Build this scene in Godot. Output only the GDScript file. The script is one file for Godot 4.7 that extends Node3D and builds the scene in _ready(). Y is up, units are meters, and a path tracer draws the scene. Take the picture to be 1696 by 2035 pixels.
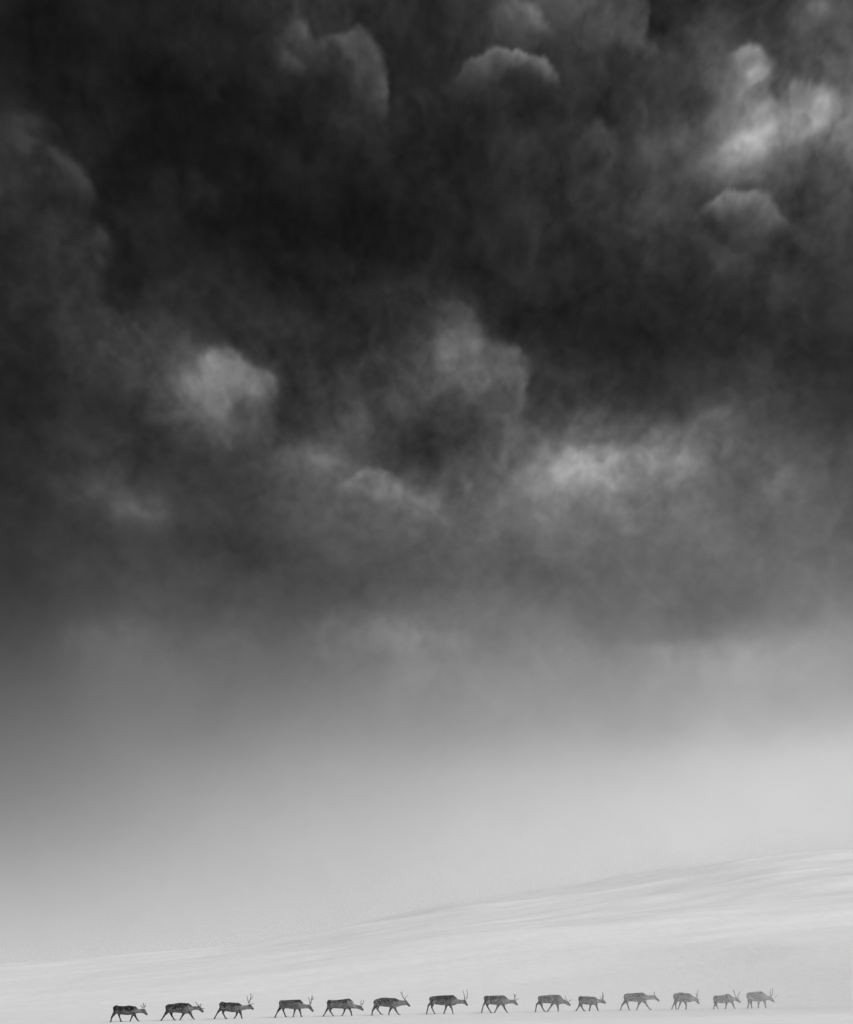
extends Node3D
# A line of reindeer walking through drifting snow below a dark storm sky.

const EYE := 2.1
const EXPOSURE := 2.0
const GRAINS := 560000
const CREST_GRAINS := 330000

# Brightness of the cloud deck (display values), every 5 degrees of azimuth from -30 to 30 and every 3 degrees of height from 0 to 54.
const CLOUD_TONE := [
	[201, 201, 202, 203, 203, 203, 204, 204, 204, 204, 203, 203, 203],
	[186, 187, 191, 196, 199, 201, 203, 204, 204, 203, 202, 201, 201],
	[161, 164, 173, 183, 189, 194, 199, 203, 205, 206, 206, 205, 205],
	[136, 139, 152, 166, 177, 184, 191, 198, 203, 207, 208, 207, 207],
	[117, 120, 134, 148, 159, 168, 176, 184, 190, 196, 201, 202, 198],
	[99, 103, 116, 125, 134, 143, 152, 158, 162, 166, 168, 170, 164],
	[77, 85, 100, 108, 113, 122, 134, 138, 141, 146, 150, 146, 138],
	[57, 60, 75, 83, 90, 99, 112, 114, 114, 112, 111, 118, 114],
	[51, 53, 60, 64, 70, 79, 90, 96, 99, 101, 100, 102, 97],
	[44, 48, 59, 63, 73, 83, 91, 98, 104, 106, 95, 82, 70],
	[37, 40, 47, 56, 71, 76, 66, 87, 103, 103, 78, 56, 47],
	[33, 39, 54, 77, 63, 58, 68, 67, 63, 56, 50, 44, 43],
	[39, 41, 54, 62, 51, 50, 71, 55, 40, 36, 43, 48, 51],
	[43, 38, 34, 33, 31, 36, 48, 38, 36, 42, 51, 56, 58],
	[49, 40, 31, 26, 26, 28, 31, 37, 45, 55, 67, 78, 85],
	[28, 31, 26, 26, 30, 31, 33, 39, 48, 61, 90, 100, 77],
	[27, 28, 29, 30, 42, 44, 39, 44, 52, 58, 71, 60, 72],
	[27, 30, 33, 38, 52, 50, 42, 60, 73, 67, 50, 47, 72],
	[27, 30, 33, 39, 53, 50, 42, 61, 73, 68, 52, 44, 70]]
const CLOUD_RIMS := [
	[[1.18, 48.41, 2.12, 48.79, 3.24, 49.22, 4.17, 49.39, 5.11, 49.58, 5.85, 49.66, 6.96, 49.58, 7.87, 49.39, 8.77, 49.07, 9.40, 48.63, 9.89, 47.93, 9.99, 47.27], 52, 0.50, 0.08, -7, 0.48],
	[[3.99, 49.39, 4.40, 49.65, 4.93, 49.71, 5.29, 49.54, 5.51, 49.33], 24, 0.19, 0.06, 0, 0.02],
	[[7.87, 49.33, 8.77, 49.01, 9.28, 48.54, 9.61, 48.01, 9.51, 47.62], 20, 0.36, 0.14, 0, 0.02],
	[[17.26, 40.53, 18.39, 41.30, 19.19, 41.75, 20.02, 41.92, 20.68, 42.06, 21.31, 41.98, 21.93, 41.82, 22.67, 41.49, 23.37, 40.90, 23.88, 40.12, 23.99, 39.05], 48, 0.78, 0.11, -8, 0.65],
	[[21.01, 41.64, 21.53, 41.68, 21.95, 41.50, 22.18, 41.33], 14, 0.17, 0.06, 0, 0.02],
	[[-9.18, 49.14, -7.75, 49.86, -5.92, 50.24, -4.73, 50.37, -3.74, 49.93, -3.20, 49.16, -2.69, 47.98, -2.79, 47.06, -3.57, 46.20], 34, 0.87, 0.13, -8, 0.58],
	[[-6.62, 49.41, -5.51, 49.41, -4.09, 49.08, -3.18, 48.37, -2.80, 47.67, -3.04, 46.95], 24, 0.60, 0.20, 0, 0.02],
	[[-10.86, 51.81, -10.08, 51.34, -9.37, 50.84, -8.82, 50.32, -8.30, 49.75, -7.73, 49.44], 40, 0.68, 0.11, -9, 0.57],
	[[-11.37, 49.23, -10.57, 49.25, -9.73, 49.13, -9.08, 48.83, -8.77, 48.42, -8.89, 48.07], 26, 0.49, 0.18, 0, 0.02],
	[[-2.87, 47.67, -1.77, 47.90, -0.29, 47.71, 0.07, 46.88], 10, 0.82, 0.29, 0, 0.02],
	[[5.02, 52.21, 6.51, 51.59, 7.98, 51.09, 8.68, 50.52, 9.49, 49.96, 9.79, 49.47], 44, 1.31, 0.13, -9, 0.56],
	[[16.31, 51.53, 16.25, 50.81, 16.21, 50.17, 16.13, 49.52, 15.93, 49.01, 16.09, 48.56], 34, 1.31, 0.07, -26, 1.12],
	[[14.97, 49.59, 15.81, 49.18, 16.46, 48.80, 16.84, 48.45, 16.99, 47.94], 16, 0.57, 0.15, 0, 0.02],
	[[20.74, 47.40, 21.61, 47.66, 22.77, 47.70, 23.43, 47.29, 23.87, 46.80, 24.33, 46.30, 24.36, 45.85], 44, 0.85, 0.21, -14, 0.76],
	[[21.62, 46.63, 22.64, 46.86, 23.42, 46.62, 23.83, 46.17, 23.69, 45.70], 30, 0.58, 0.23, 0, 0.02],
	[[24.03, 45.42, 24.46, 45.73, 24.98, 45.81, 25.63, 45.56, 26.27, 45.24, 26.80, 44.76, 27.28, 44.33, 27.83, 43.68, 27.94, 42.92], 46, 1.07, 0.16, -10, 0.78],
	[[25.46, 44.48, 26.12, 44.73, 26.82, 44.35, 26.87, 43.72], 16, 0.59, 0.28, 0, 0.02],
	[[26.53, 45.34, 27.37, 44.88, 28.02, 44.24, 28.50, 43.39, 28.65, 42.73], 18, 0.78, 0.20, 0, 0.02],
	[[23.46, 46.25, 23.69, 45.70, 23.68, 45.19, 23.38, 44.89, 22.65, 44.75, 22.10, 44.49, 21.91, 44.11], 24, 0.32, 0.18, 0, 0.02],
	[[19.21, 43.33, 20.09, 43.82, 21.01, 44.16, 21.99, 44.16, 22.71, 43.82, 23.22, 43.20], 28, 0.70, 0.21, 0, 0.02],
	[[27.91, 46.17, 28.64, 46.76, 29.78, 46.44], 14, 0.73, 0.29, 0, 0.02],
	[[26.03, 47.81, 26.74, 48.21, 27.66, 48.07, 27.83, 47.36], 18, 0.54, 0.22, 0, 0.02],
	[[9.80, 45.52, 10.89, 45.90, 12.15, 46.15, 13.01, 45.89, 13.44, 45.25, 13.48, 44.50, 13.24, 43.76], 30, 1.04, 0.19, -6, 0.52],
	[[15.52, 47.26, 15.78, 46.41, 15.79, 45.58, 15.61, 44.86], 14, 0.83, 0.12, -4, 0.41],
	[[-17.12, 33.49, -15.64, 34.81, -15.02, 35.15, -13.83, 35.69, -13.05, 35.73, -12.10, 35.33, -11.15, 35.01, -10.23, 34.58, -9.83, 33.91, -9.76, 33.00, -9.69, 32.21, -9.08, 31.19], 30, 1.78, 0.20, -8, 0.76],
	[[-10.91, 34.78, -10.25, 34.83, -9.83, 34.43, -9.96, 33.82], 18, 0.46, 0.18, 0, 0.03],
	[[-13.47, 31.33, -12.81, 32.20, -12.44, 33.02, -12.65, 33.78], -10, 0.78, 0.31, 0, 0.03],
	[[-18.03, 33.10, -17.19, 34.25, -15.98, 35.07, -14.72, 35.39, -14.09, 35.66], 18, 1.25, 0.35, 0, 0.02],
	[[-22.99, 36.45, -22.08, 36.48, -21.14, 36.32, -19.57, 36.12, -18.25, 35.47, -16.63, 35.08], 20, 1.08, 0.34, -4, 0.72],
	[[1.12, 39.46, 2.33, 38.84, 3.26, 38.08, 3.69, 37.32, 4.71, 36.76, 5.83, 36.41, 6.56, 35.86, 6.70, 34.90, 6.56, 33.74, 6.61, 32.41, 7.40, 31.29], 30, 1.90, 0.23, -8, 1.01],
	[[3.13, 34.66, 3.99, 35.05, 4.84, 35.25, 5.52, 35.04, 5.43, 34.45, 4.82, 34.08], 24, 0.65, 0.28, 0, 0.03],
	[[0.07, 37.75, 1.11, 37.50, 1.96, 36.48, 2.12, 35.46], 12, 1.14, 0.41, 0, 0.03],
	[[-7.71, 34.19, -6.73, 34.90, -5.72, 35.13, -4.85, 34.21, -3.92, 33.19, -3.36, 32.14, -3.28, 31.19], 16, 1.31, 0.31, 0, 0.03],
	[[-5.73, 35.34, -4.72, 35.84, -3.53, 36.04, -1.99, 35.66, -0.95, 34.69], 13, 1.28, 0.36, 0, 0.03],
	[[-6.52, 28.46, -5.23, 29.35, -4.25, 29.85, -3.26, 30.10, -1.93, 29.57, -0.60, 28.89, 0.73, 28.53, 2.05, 28.46], 32, 1.25, 0.25, -6, 1.11],
	[[-10.86, 30.91, -9.41, 31.22, -7.93, 31.21, -6.59, 30.66, -5.25, 29.98], 18, 1.62, 0.43, 0, 0.03],
	[[5.45, 32.73, 6.61, 32.20, 7.75, 31.70, 8.73, 31.37, 9.52, 30.88, 10.66, 30.69, 12.11, 30.67, 13.84, 30.25, 15.73, 30.22, 17.44, 30.21, 18.84, 30.38], 42, 1.48, 0.30, -7, 1.08],
	[[7.45, 27.99, 7.93, 29.35, 8.51, 30.14, 9.67, 30.52, 11.61, 30.31], 14, 1.63, 0.54, 0, 0.03],
	[[10.96, 30.36, 12.42, 30.56, 13.52, 30.12, 14.42, 29.35], 16, 1.07, 0.38, 0, 0.03],
	[[13.58, 31.06, 15.50, 31.37, 17.71, 31.60, 19.90, 32.04, 21.12, 32.09], 18, 1.03, 0.36, 0, 0.03],
	[[20.01, 26.73, 21.26, 27.49, 22.61, 27.93, 23.39, 27.13, 23.71, 26.14], 20, 1.30, 0.47, 0, 0.03],
	[[22.63, 29.50, 24.36, 29.57, 26.46, 29.27, 27.60, 28.77], 12, 1.25, 0.45, 0, 0.02],
	[[-29.58, 42.89, -28.49, 43.36, -26.78, 43.93, -25.40, 43.93, -24.55, 43.44, -24.32, 42.96], 20, 0.80, 0.28, 0, 0.02],
	[[-28.45, 43.10, -27.24, 43.06, -25.99, 42.82, -24.91, 42.78, -23.96, 42.61, -23.05, 42.20, -22.44, 41.41, -22.45, 40.51, -22.03, 39.91], 26, 1.15, 0.17, -5, 0.83],
	[[-22.96, 41.08, -22.45, 40.51, -21.62, 39.88, -21.12, 39.36, -21.38, 38.42, -21.58, 37.44, -21.29, 36.30], 24, 1.24, 0.18, -5, 0.90],
	[[-26.66, 39.34, -25.25, 39.90, -23.99, 39.51, -23.51, 38.23], 8, 0.88, 0.35, 0, 0.02],
	[[-21.81, 28.33, -20.87, 27.68, -19.31, 26.89, -17.53, 27.07, -16.14, 26.92, -15.02, 26.27], 16, 1.08, 0.49, 0, 0.03],
	[[-23.40, 26.99, -22.34, 27.84, -20.64, 28.46, -18.56, 28.56, -16.70, 28.27], 10, 1.05, 0.47, 0, 0.03],
	[[-9.74, 20.40, -7.89, 21.02, -4.74, 21.61, -1.86, 21.49, -0.58, 20.88, 1.66, 20.61, 2.61, 19.82, 3.23, 18.86], 17, 1.63, 0.53, -3, 1.18],
	[[0.86, 19.93, 1.28, 20.43, 1.92, 20.60, 2.45, 20.06, 2.76, 19.23], 11, 0.74, 0.30, 0, 0.03],
	[[10.42, 18.89, 12.28, 19.31, 15.61, 19.51, 19.35, 18.89, 21.64, 19.19, 23.88, 19.59, 25.53, 20.03, 27.13, 20.18], 14, 1.66, 0.50, 0, 0.03],
	[[-23.66, 18.51, -22.37, 19.29, -20.48, 20.14, -17.03, 20.41, -14.62, 20.06], 12, 1.67, 0.56, 0, 0.03],
	[[-10.43, 46.41, -7.61, 47.25, -3.96, 47.33, -0.66, 46.88, 0.80, 45.83, 0.07, 44.32], 9, 1.87, 0.46, -3, 1.25],
	[[-20.75, 41.07, -19.05, 43.14, -16.45, 43.78, -14.34, 42.97, -13.85, 41.22], 8, 1.92, 0.43, -3, 1.07],
	[[-25.47, 34.96, -23.90, 36.50, -21.83, 36.92, -20.18, 36.01], 9, 1.87, 0.47, 0, 0.02],
	[[9.97, 42.54, 13.12, 43.12, 16.10, 42.29, 17.58, 40.48], 9, 2.21, 0.49, -3, 1.32],
	[[4.06, 45.55, 6.99, 46.46, 9.82, 45.83, 11.14, 44.43], 7, 1.89, 0.42, -3, 1.05],
	[[18.01, 38.30, 20.66, 39.26, 23.63, 38.20, 25.14, 35.99], 8, 2.27, 0.50, -3, 1.36],
	[[-19.62, 47.61, -17.05, 49.00, -13.87, 49.05, -11.98, 47.89], 8, 1.53, 0.38, -3, 0.96],
	[[-24.82, 29.61, -22.36, 30.85, -19.04, 30.62, -17.07, 29.03], 9, 2.33, 0.57, 0, 0.03],
	[[18.93, 34.74, 21.43, 35.05, 24.30, 33.99, 25.78, 31.94], 8, 2.16, 0.53, -3, 1.20],
	[[-9.75, 34.82, -8.44, 35.44, -7.05, 34.49, -6.66, 32.68], 9, 1.56, 0.41, -3, 1.04]]
const CLOUD_PUFFS := [
	[22.77, 46.60, 1.06, 0.97, 20, 28],
	[22.70, 45.09, 1.50, 1.30, 0, 16],
	[25.92, 44.47, 1.68, 0.99, -10, 48],
	[24.71, 43.72, 2.03, 0.91, 0, 26],
	[21.70, 43.73, 1.76, 0.75, -15, 14],
	[21.72, 42.65, 2.54, 0.95, 0, 14],
	[27.43, 43.47, 1.20, 1.00, 0, 20],
	[24.04, 45.48, 0.27, 0.59, -20, -26],
	[-7.56, 30.20, 3.55, 1.09, 10, 14],
	[-1.92, 28.88, 2.79, 0.84, 15, 16],
	[13.17, 29.62, 5.13, 1.35, 0, 12],
	[8.28, 28.36, 3.61, 1.67, 0, 9],
	[-18.42, 26.96, 2.43, 0.81, 10, 12],
	[18.58, 30.95, 2.85, 0.91, -15, 9],
	[-6.35, 33.49, 1.58, 1.05, 0, 6],
	[-13.67, 34.32, 2.42, 1.40, 15, 20],
	[-14.86, 33.02, 1.93, 1.80, 20, 16],
	[-11.36, 34.04, 1.16, 1.03, 0, 12],
	[-13.66, 31.84, 0.74, 1.18, 15, 16],
	[-19.68, 34.11, 2.23, 0.87, 15, 10],
	[4.67, 35.00, 1.55, 1.03, -20, 22],
	[2.81, 35.95, 1.66, 2.04, 30, 12],
	[1.45, 37.74, 1.12, 1.37, 25, 6],
	[5.21, 36.13, 1.02, 0.64, 20, 10],
	[10.94, 29.96, 4.07, 1.22, 0, 8],
	[22.39, 27.17, 1.84, 1.05, 0, 8],
	[-8.33, 32.84, 1.59, 1.85, 0, -14],
	[0.07, 30.96, 2.73, 1.50, 10, -16],
	[9.14, 33.31, 2.10, 1.31, 20, -12],
	[12.00, 36.89, 4.94, 1.97, 0, -4],
	[18.65, 49.51, 1.29, 0.92, 0, -12],
	[-5.57, 50.90, 1.12, 0.75, 0, -8],
	[-1.79, 49.49, 1.17, 1.76, 20, -6],
	[9.20, 47.34, 1.22, 1.02, 0, -4],
	[5.56, 46.96, 2.69, 1.24, 0, -4],
	[15.84, 46.40, 1.21, 1.21, 0, -6],
	[19.19, 45.87, 0.70, 1.41, 0, -18],
	[26.77, 46.67, 1.68, 0.75, 10, -18],
	[27.60, 47.80, 0.90, 0.72, 0, 12],
	[28.82, 46.13, 0.74, 1.12, 0, 14],
	[-26.01, 46.66, 2.82, 1.51, 0, -4],
	[-17.85, 31.05, 2.34, 1.56, 0, -8],
	[-11.85, 25.44, 3.38, 1.41, 0, -8],
	[3.29, 23.29, 7.58, 1.46, 0, -4],
	[19.57, 21.55, 5.56, 1.39, 0, -3],
	[-1.85, 20.81, 1.78, 1.18, 0, 8]]
const HERD := [
	{"at": [-16.42, -53.91], "yaw": 6, "top": [-0.57, 0.80, 0.13, 0.87, 0.49, 0.81, 0.57, 0.69], "low": [-0.57, 0.48, -0.22, 0.43, 0.09, 0.40, 0.41, 0.43], "neck": [0.57, 0.70, 0.96, 0.73, 0.58, 0.48, 0.92, 0.48], "head": [0.97, 0.72, 1.18, 0.39], "legs": [[-0.52, 0.57, -0.69, 0.29, -0.75, 0.00], [-0.37, 0.53, -0.36, 0.36, -0.22, 0.00], [0.40, 0.48, 0.34, 0.32, 0.22, 0.00], [0.46, 0.50, 0.58, 0.27, 0.79, 0.00]], "antlers": [[0.94, 0.77, 0.87, 0.84, 0.80, 0.92], [0.98, 0.79, 0.91, 0.91, 0.87, 1.04], [0.99, 0.80, 1.06, 0.86, 1.06, 0.99]],
		"label": "last reindeer of the line at far left, small, with short curled antlers"},
	{"at": [-13.69, -54.46], "yaw": 8, "top": [-0.65, 0.84, 0.00, 0.95, 0.51, 0.92, 0.63, 0.81], "low": [-0.59, 0.51, -0.30, 0.47, 0.07, 0.45, 0.47, 0.39], "neck": [0.63, 0.78, 1.10, 0.80, 0.66, 0.55, 1.08, 0.58], "head": [1.14, 0.79, 1.38, 0.46], "legs": [[-0.54, 0.56, -0.74, 0.27, -0.90, 0.00], [-0.41, 0.51, -0.36, 0.30, -0.16, 0.00], [0.32, 0.46, 0.21, 0.25, 0.08, 0.00], [0.63, 0.46, 0.79, 0.21, 0.95, 0.00]], "antlers": [[1.12, 0.81, 1.02, 0.89, 0.90, 1.03], [1.16, 0.81, 1.20, 0.86, 1.19, 0.93], [1.27, 0.67, 1.36, 0.65, 1.43, 0.69]],
		"label": "second reindeer from the left, dark, with backswept antler spikes"},
	{"at": [-10.97, -54.99], "yaw": 5, "top": [-0.50, 0.86, 0.01, 0.89, 0.45, 0.85, 0.61, 0.76], "low": [-0.47, 0.56, -0.24, 0.46, 0.09, 0.40, 0.55, 0.39], "neck": [0.62, 0.74, 1.02, 0.77, 0.65, 0.46, 1.09, 0.52], "head": [1.11, 0.80, 1.34, 0.52], "legs": [[-0.43, 0.61, -0.62, 0.38, -0.82, 0.00], [-0.34, 0.52, -0.37, 0.33, -0.18, 0.00], [0.41, 0.43, 0.39, 0.24, 0.25, 0.00], [0.58, 0.43, 0.66, 0.24, 0.71, 0.00]], "antlers": [[1.04, 0.86, 1.01, 0.98, 0.98, 1.12, 0.94, 1.28], [1.07, 0.86, 1.08, 0.98, 1.12, 1.19, 1.10, 1.40], [1.08, 0.99, 1.22, 1.15, 1.30, 1.29], [1.15, 0.81, 1.24, 0.81, 1.33, 0.86]],
		"label": "third reindeer from the left, dark, head high under tall upright antlers"},
	{"at": [-7.74, -55.61], "yaw": 7, "top": [-0.53, 0.91, 0.04, 0.96, 0.56, 0.97, 0.67, 0.85], "low": [-0.48, 0.54, -0.20, 0.54, 0.08, 0.50, 0.56, 0.47], "neck": [0.68, 0.82, 1.05, 0.72, 0.69, 0.48, 1.08, 0.51], "head": [1.16, 0.71, 1.38, 0.33], "legs": [[-0.44, 0.63, -0.64, 0.33, -0.79, 0.00], [-0.32, 0.58, -0.33, 0.40, -0.15, 0.00], [0.34, 0.54, 0.29, 0.28, 0.23, 0.00], [0.56, 0.53, 0.64, 0.28, 0.71, 0.00]], "antlers": [[1.16, 0.74, 1.14, 0.95, 1.02, 1.15], [1.20, 0.74, 1.24, 0.97, 1.27, 1.26], [1.24, 0.95, 1.37, 1.06], [1.25, 1.01, 1.34, 1.17]],
		"label": "fourth reindeer from the left, muzzle lowered, branching antlers leaning forward"},
	{"at": [-5.04, -56.12], "yaw": 9, "top": [-0.55, 0.92, -0.06, 0.93, 0.62, 1.01, 0.78, 0.86], "low": [-0.53, 0.60, -0.27, 0.51, 0.10, 0.50, 0.63, 0.48], "neck": [0.78, 0.79, 1.25, 0.67, 0.74, 0.50, 1.16, 0.45], "head": [1.31, 0.62, 1.48, 0.37], "legs": [[-0.50, 0.63, -0.66, 0.36, -0.87, 0.00], [-0.39, 0.54, -0.44, 0.36, -0.19, 0.00], [0.42, 0.52, 0.37, 0.31, 0.21, 0.00], [0.64, 0.54, 0.75, 0.27, 0.81, 0.00]], "antlers": [[1.31, 0.68, 1.29, 0.81, 1.33, 0.95], [1.37, 0.67, 1.46, 0.80, 1.49, 0.96]],
		"label": "fifth reindeer from the left, withers humped, pale neck stretched low, small antlers"},
	{"at": [-2.35, -56.62], "yaw": 8, "top": [-0.59, 0.90, -0.13, 0.98, 0.51, 0.94, 0.72, 0.89], "low": [-0.59, 0.55, -0.32, 0.54, 0.03, 0.50, 0.61, 0.47], "neck": [0.72, 0.89, 1.10, 0.85, 0.67, 0.48, 1.16, 0.58], "head": [1.18, 0.83, 1.44, 0.51], "legs": [[-0.57, 0.55, -0.75, 0.29, -0.80, 0.00], [-0.44, 0.55, -0.46, 0.35, -0.18, 0.00], [0.35, 0.47, 0.25, 0.26, 0.18, 0.00], [0.50, 0.46, 0.61, 0.24, 0.81, 0.00]], "antlers": [[1.12, 0.86, 1.04, 0.96, 0.95, 1.11, 0.83, 1.30], [1.04, 0.97, 0.98, 1.17, 0.99, 1.37], [1.16, 0.84, 1.11, 0.95, 1.15, 1.03, 1.26, 1.14]],
		"label": "sixth reindeer from the left, pale neck held level, wide spread antlers"},
	{"at": [0.76, -57.18], "yaw": 6, "top": [-0.51, 1.02, -0.01, 1.08, 0.76, 1.10, 0.93, 0.97], "low": [-0.49, 0.70, -0.28, 0.62, 0.03, 0.58, 0.58, 0.53], "neck": [0.93, 0.93, 1.44, 0.86, 0.83, 0.61, 1.34, 0.64], "head": [1.48, 0.85, 1.66, 0.53], "legs": [[-0.47, 0.72, -0.67, 0.54, -0.79, 0.00], [-0.41, 0.64, -0.45, 0.43, -0.24, 0.00], [0.42, 0.58, 0.35, 0.32, 0.22, 0.00], [0.60, 0.58, 0.71, 0.34, 0.78, 0.00]], "antlers": [[1.50, 0.87, 1.60, 1.03, 1.60, 1.24, 1.56, 1.45], [1.46, 0.88, 1.48, 1.06, 1.44, 1.24, 1.41, 1.39]],
		"label": "seventh reindeer from the left, long body under two tall curved antler beams"},
	{"at": [3.94, -57.74], "yaw": 9, "top": [-0.52, 0.97, 0.01, 1.02, 0.59, 1.02, 0.74, 0.89], "low": [-0.51, 0.67, -0.27, 0.57, 0.00, 0.53, 0.62, 0.50], "neck": [0.74, 0.86, 1.19, 0.81, 0.74, 0.55, 1.15, 0.58], "head": [1.27, 0.77, 1.46, 0.49], "legs": [[-0.47, 0.70, -0.64, 0.52, -0.79, 0.00], [-0.34, 0.61, -0.37, 0.44, -0.11, 0.00], [0.30, 0.52, 0.19, 0.29, 0.02, 0.00], [0.53, 0.53, 0.64, 0.28, 0.84, 0.00]], "antlers": [[1.25, 0.78, 1.24, 0.94, 1.16, 1.15], [1.29, 0.78, 1.34, 1.00, 1.43, 1.09], [1.33, 1.00, 1.31, 1.12], [1.32, 0.77, 1.40, 0.84, 1.50, 0.85]],
		"label": "eighth reindeer from the left, black rump, bushy antlers with a forward tine"},
	{"at": [7.07, -58.28], "yaw": 10, "top": [-0.40, 0.93, 0.29, 1.01, 0.82, 0.98, 0.90, 0.87], "low": [-0.39, 0.59, -0.10, 0.56, 0.20, 0.55, 0.70, 0.46], "neck": [0.89, 0.83, 1.24, 0.70, 0.80, 0.50, 1.19, 0.50], "head": [1.34, 0.64, 1.51, 0.40], "legs": [[-0.38, 0.64, -0.61, 0.47, -0.72, 0.00], [-0.29, 0.58, -0.22, 0.32, -0.03, 0.00], [0.47, 0.58, 0.29, 0.32, 0.05, 0.00], [0.66, 0.50, 0.70, 0.25, 0.70, 0.00]], "antlers": [[1.25, 0.69, 1.17, 0.83, 1.12, 1.00], [1.22, 0.70, 1.05, 0.83, 0.90, 1.00], [1.38, 0.66, 1.46, 0.70, 1.56, 0.74]],
		"label": "ninth reindeer from the left, head lowest of all, antlers swept back along neck"},
	{"at": [9.54, -58.71], "yaw": 8, "top": [-0.40, 0.86, 0.04, 0.87, 0.47, 0.84, 0.58, 0.74], "low": [-0.41, 0.57, -0.17, 0.45, 0.06, 0.42, 0.51, 0.42], "neck": [0.58, 0.74, 0.92, 0.74, 0.57, 0.48, 0.97, 0.50], "head": [1.02, 0.70, 1.20, 0.48], "legs": [[-0.39, 0.58, -0.51, 0.33, -0.74, 0.00], [-0.32, 0.50, -0.28, 0.28, -0.10, 0.00], [0.29, 0.48, 0.23, 0.26, 0.16, 0.00], [0.53, 0.47, 0.60, 0.22, 0.68, 0.00]], "antlers": [[0.98, 0.73, 0.94, 0.94, 0.94, 1.15], [1.05, 0.73, 1.11, 0.94, 1.07, 1.13], [0.92, 0.77, 0.85, 0.82, 0.84, 0.93]],
		"label": "tenth reindeer from the left, small and pale, with closely upright antlers"},
	{"at": [12.44, -59.20], "yaw": 7, "top": [-0.53, 1.00, 0.02, 1.03, 0.60, 1.05, 0.71, 0.97], "low": [-0.52, 0.61, -0.24, 0.59, -0.00, 0.57, 0.61, 0.52], "neck": [0.73, 0.95, 1.25, 0.94, 0.77, 0.62, 1.25, 0.67], "head": [1.33, 0.92, 1.63, 0.58], "legs": [[-0.49, 0.64, -0.76, 0.36, -0.91, 0.00], [-0.36, 0.61, -0.35, 0.39, -0.22, 0.00], [0.41, 0.54, 0.29, 0.26, 0.18, 0.00], [0.66, 0.56, 0.79, 0.33, 1.01, 0.04]], "antlers": [[1.29, 0.95, 1.29, 1.04, 1.31, 1.13], [1.33, 0.95, 1.36, 1.02, 1.34, 1.08]],
		"label": "large reindeer fourth from the right end, only short antler stubs"},
	{"at": [15.19, -59.65], "yaw": 10, "top": [-0.15, 0.99, 0.28, 1.02, 0.77, 0.96, 0.94, 0.85], "low": [-0.15, 0.60, 0.01, 0.53, 0.25, 0.53, 0.63, 0.49], "neck": [0.95, 0.82, 1.22, 0.77, 0.84, 0.55, 1.13, 0.52], "head": [1.30, 0.68, 1.42, 0.36], "legs": [[-0.12, 0.63, -0.27, 0.40, -0.48, 0.00], [-0.04, 0.58, -0.08, 0.33, -0.05, 0.00], [0.27, 0.57, 0.17, 0.30, 0.03, 0.00], [0.43, 0.57, 0.51, 0.30, 0.46, 0.00]], "antlers": [[1.22, 0.78, 1.18, 0.90, 1.15, 1.01], [1.32, 0.75, 1.43, 0.98, 1.52, 1.22], [1.43, 0.98, 1.49, 1.08], [1.34, 0.66, 1.40, 0.65]],
		"label": "hazy reindeer third from the right end, muzzle near snow, one thick antler raised"},
	{"at": [18.06, -60.12], "yaw": 11, "top": [-0.51, 0.80, -0.02, 0.84, 0.39, 0.92, 0.57, 0.84], "low": [-0.50, 0.50, -0.29, 0.45, -0.05, 0.40, 0.48, 0.44], "neck": [0.58, 0.81, 0.90, 0.74, 0.62, 0.52, 0.89, 0.53], "head": [1.02, 0.69, 1.23, 0.41], "legs": [[-0.49, 0.52, -0.60, 0.27, -0.70, 0.00], [-0.40, 0.47, -0.34, 0.24, -0.24, 0.00], [0.33, 0.47, 0.28, 0.27, 0.19, 0.00], [0.57, 0.49, 0.66, 0.24, 0.76, 0.00]], "antlers": [[1.00, 0.72, 1.02, 0.92, 1.13, 1.11], [0.98, 0.73, 0.94, 0.95, 0.89, 1.21], [0.94, 0.95, 0.96, 1.11]],
		"label": "short reindeer second from the right end, broad antlers forming a V"},
	{"at": [20.17, -60.46], "yaw": 9, "top": [-0.46, 0.95, -0.00, 0.98, 0.46, 1.00, 0.60, 0.90], "low": [-0.47, 0.55, -0.22, 0.48, 0.03, 0.44, 0.55, 0.44], "neck": [0.59, 0.88, 0.99, 0.77, 0.65, 0.51, 0.99, 0.49], "head": [1.06, 0.68, 1.29, 0.40], "legs": [[-0.44, 0.58, -0.51, 0.27, -0.61, 0.00], [-0.23, 0.53, -0.21, 0.27, -0.20, 0.00], [0.29, 0.48, 0.26, 0.27, 0.21, 0.00], [0.56, 0.51, 0.59, 0.27, 0.60, 0.00]], "antlers": [[1.06, 0.74, 1.10, 0.93, 1.06, 1.24], [1.10, 0.74, 1.11, 0.93, 1.20, 1.05, 1.25, 1.21], [1.21, 0.61, 1.31, 0.74, 1.42, 0.83]],
		"label": "leading reindeer at the far right, palest in the haze, forked antlers"}]

var herd_line := Vector3(-0.000195, 0.01561, 0.4006)
var warp_a := noise(11, 0.10, 5, 0.55)
var warp_b := noise(23, 0.10, 5, 0.55)
var curl_a := noise(31, 0.6, 5, 0.58)
var curl_b := noise(47, 0.6, 5, 0.58)
var wisp := noise(53, 0.16, 6, 0.56)
var patchy := noise(59, 0.42, 3, 0.5)
var torn := noise(67, 0.26, 6, 0.52)
var fine := noise(61, 0.9, 4, 0.6)
var billow := noise(71, 0.30, 4, 0.55)
var drift := noise(83, 0.02, 4, 0.5)
var ripple := noise(97, 0.12, 3, 0.5)
var fur := noise(101, 5.0, 3, 0.55)
var coat_patch := noise(103, 3.2, 3, 0.5)


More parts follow.
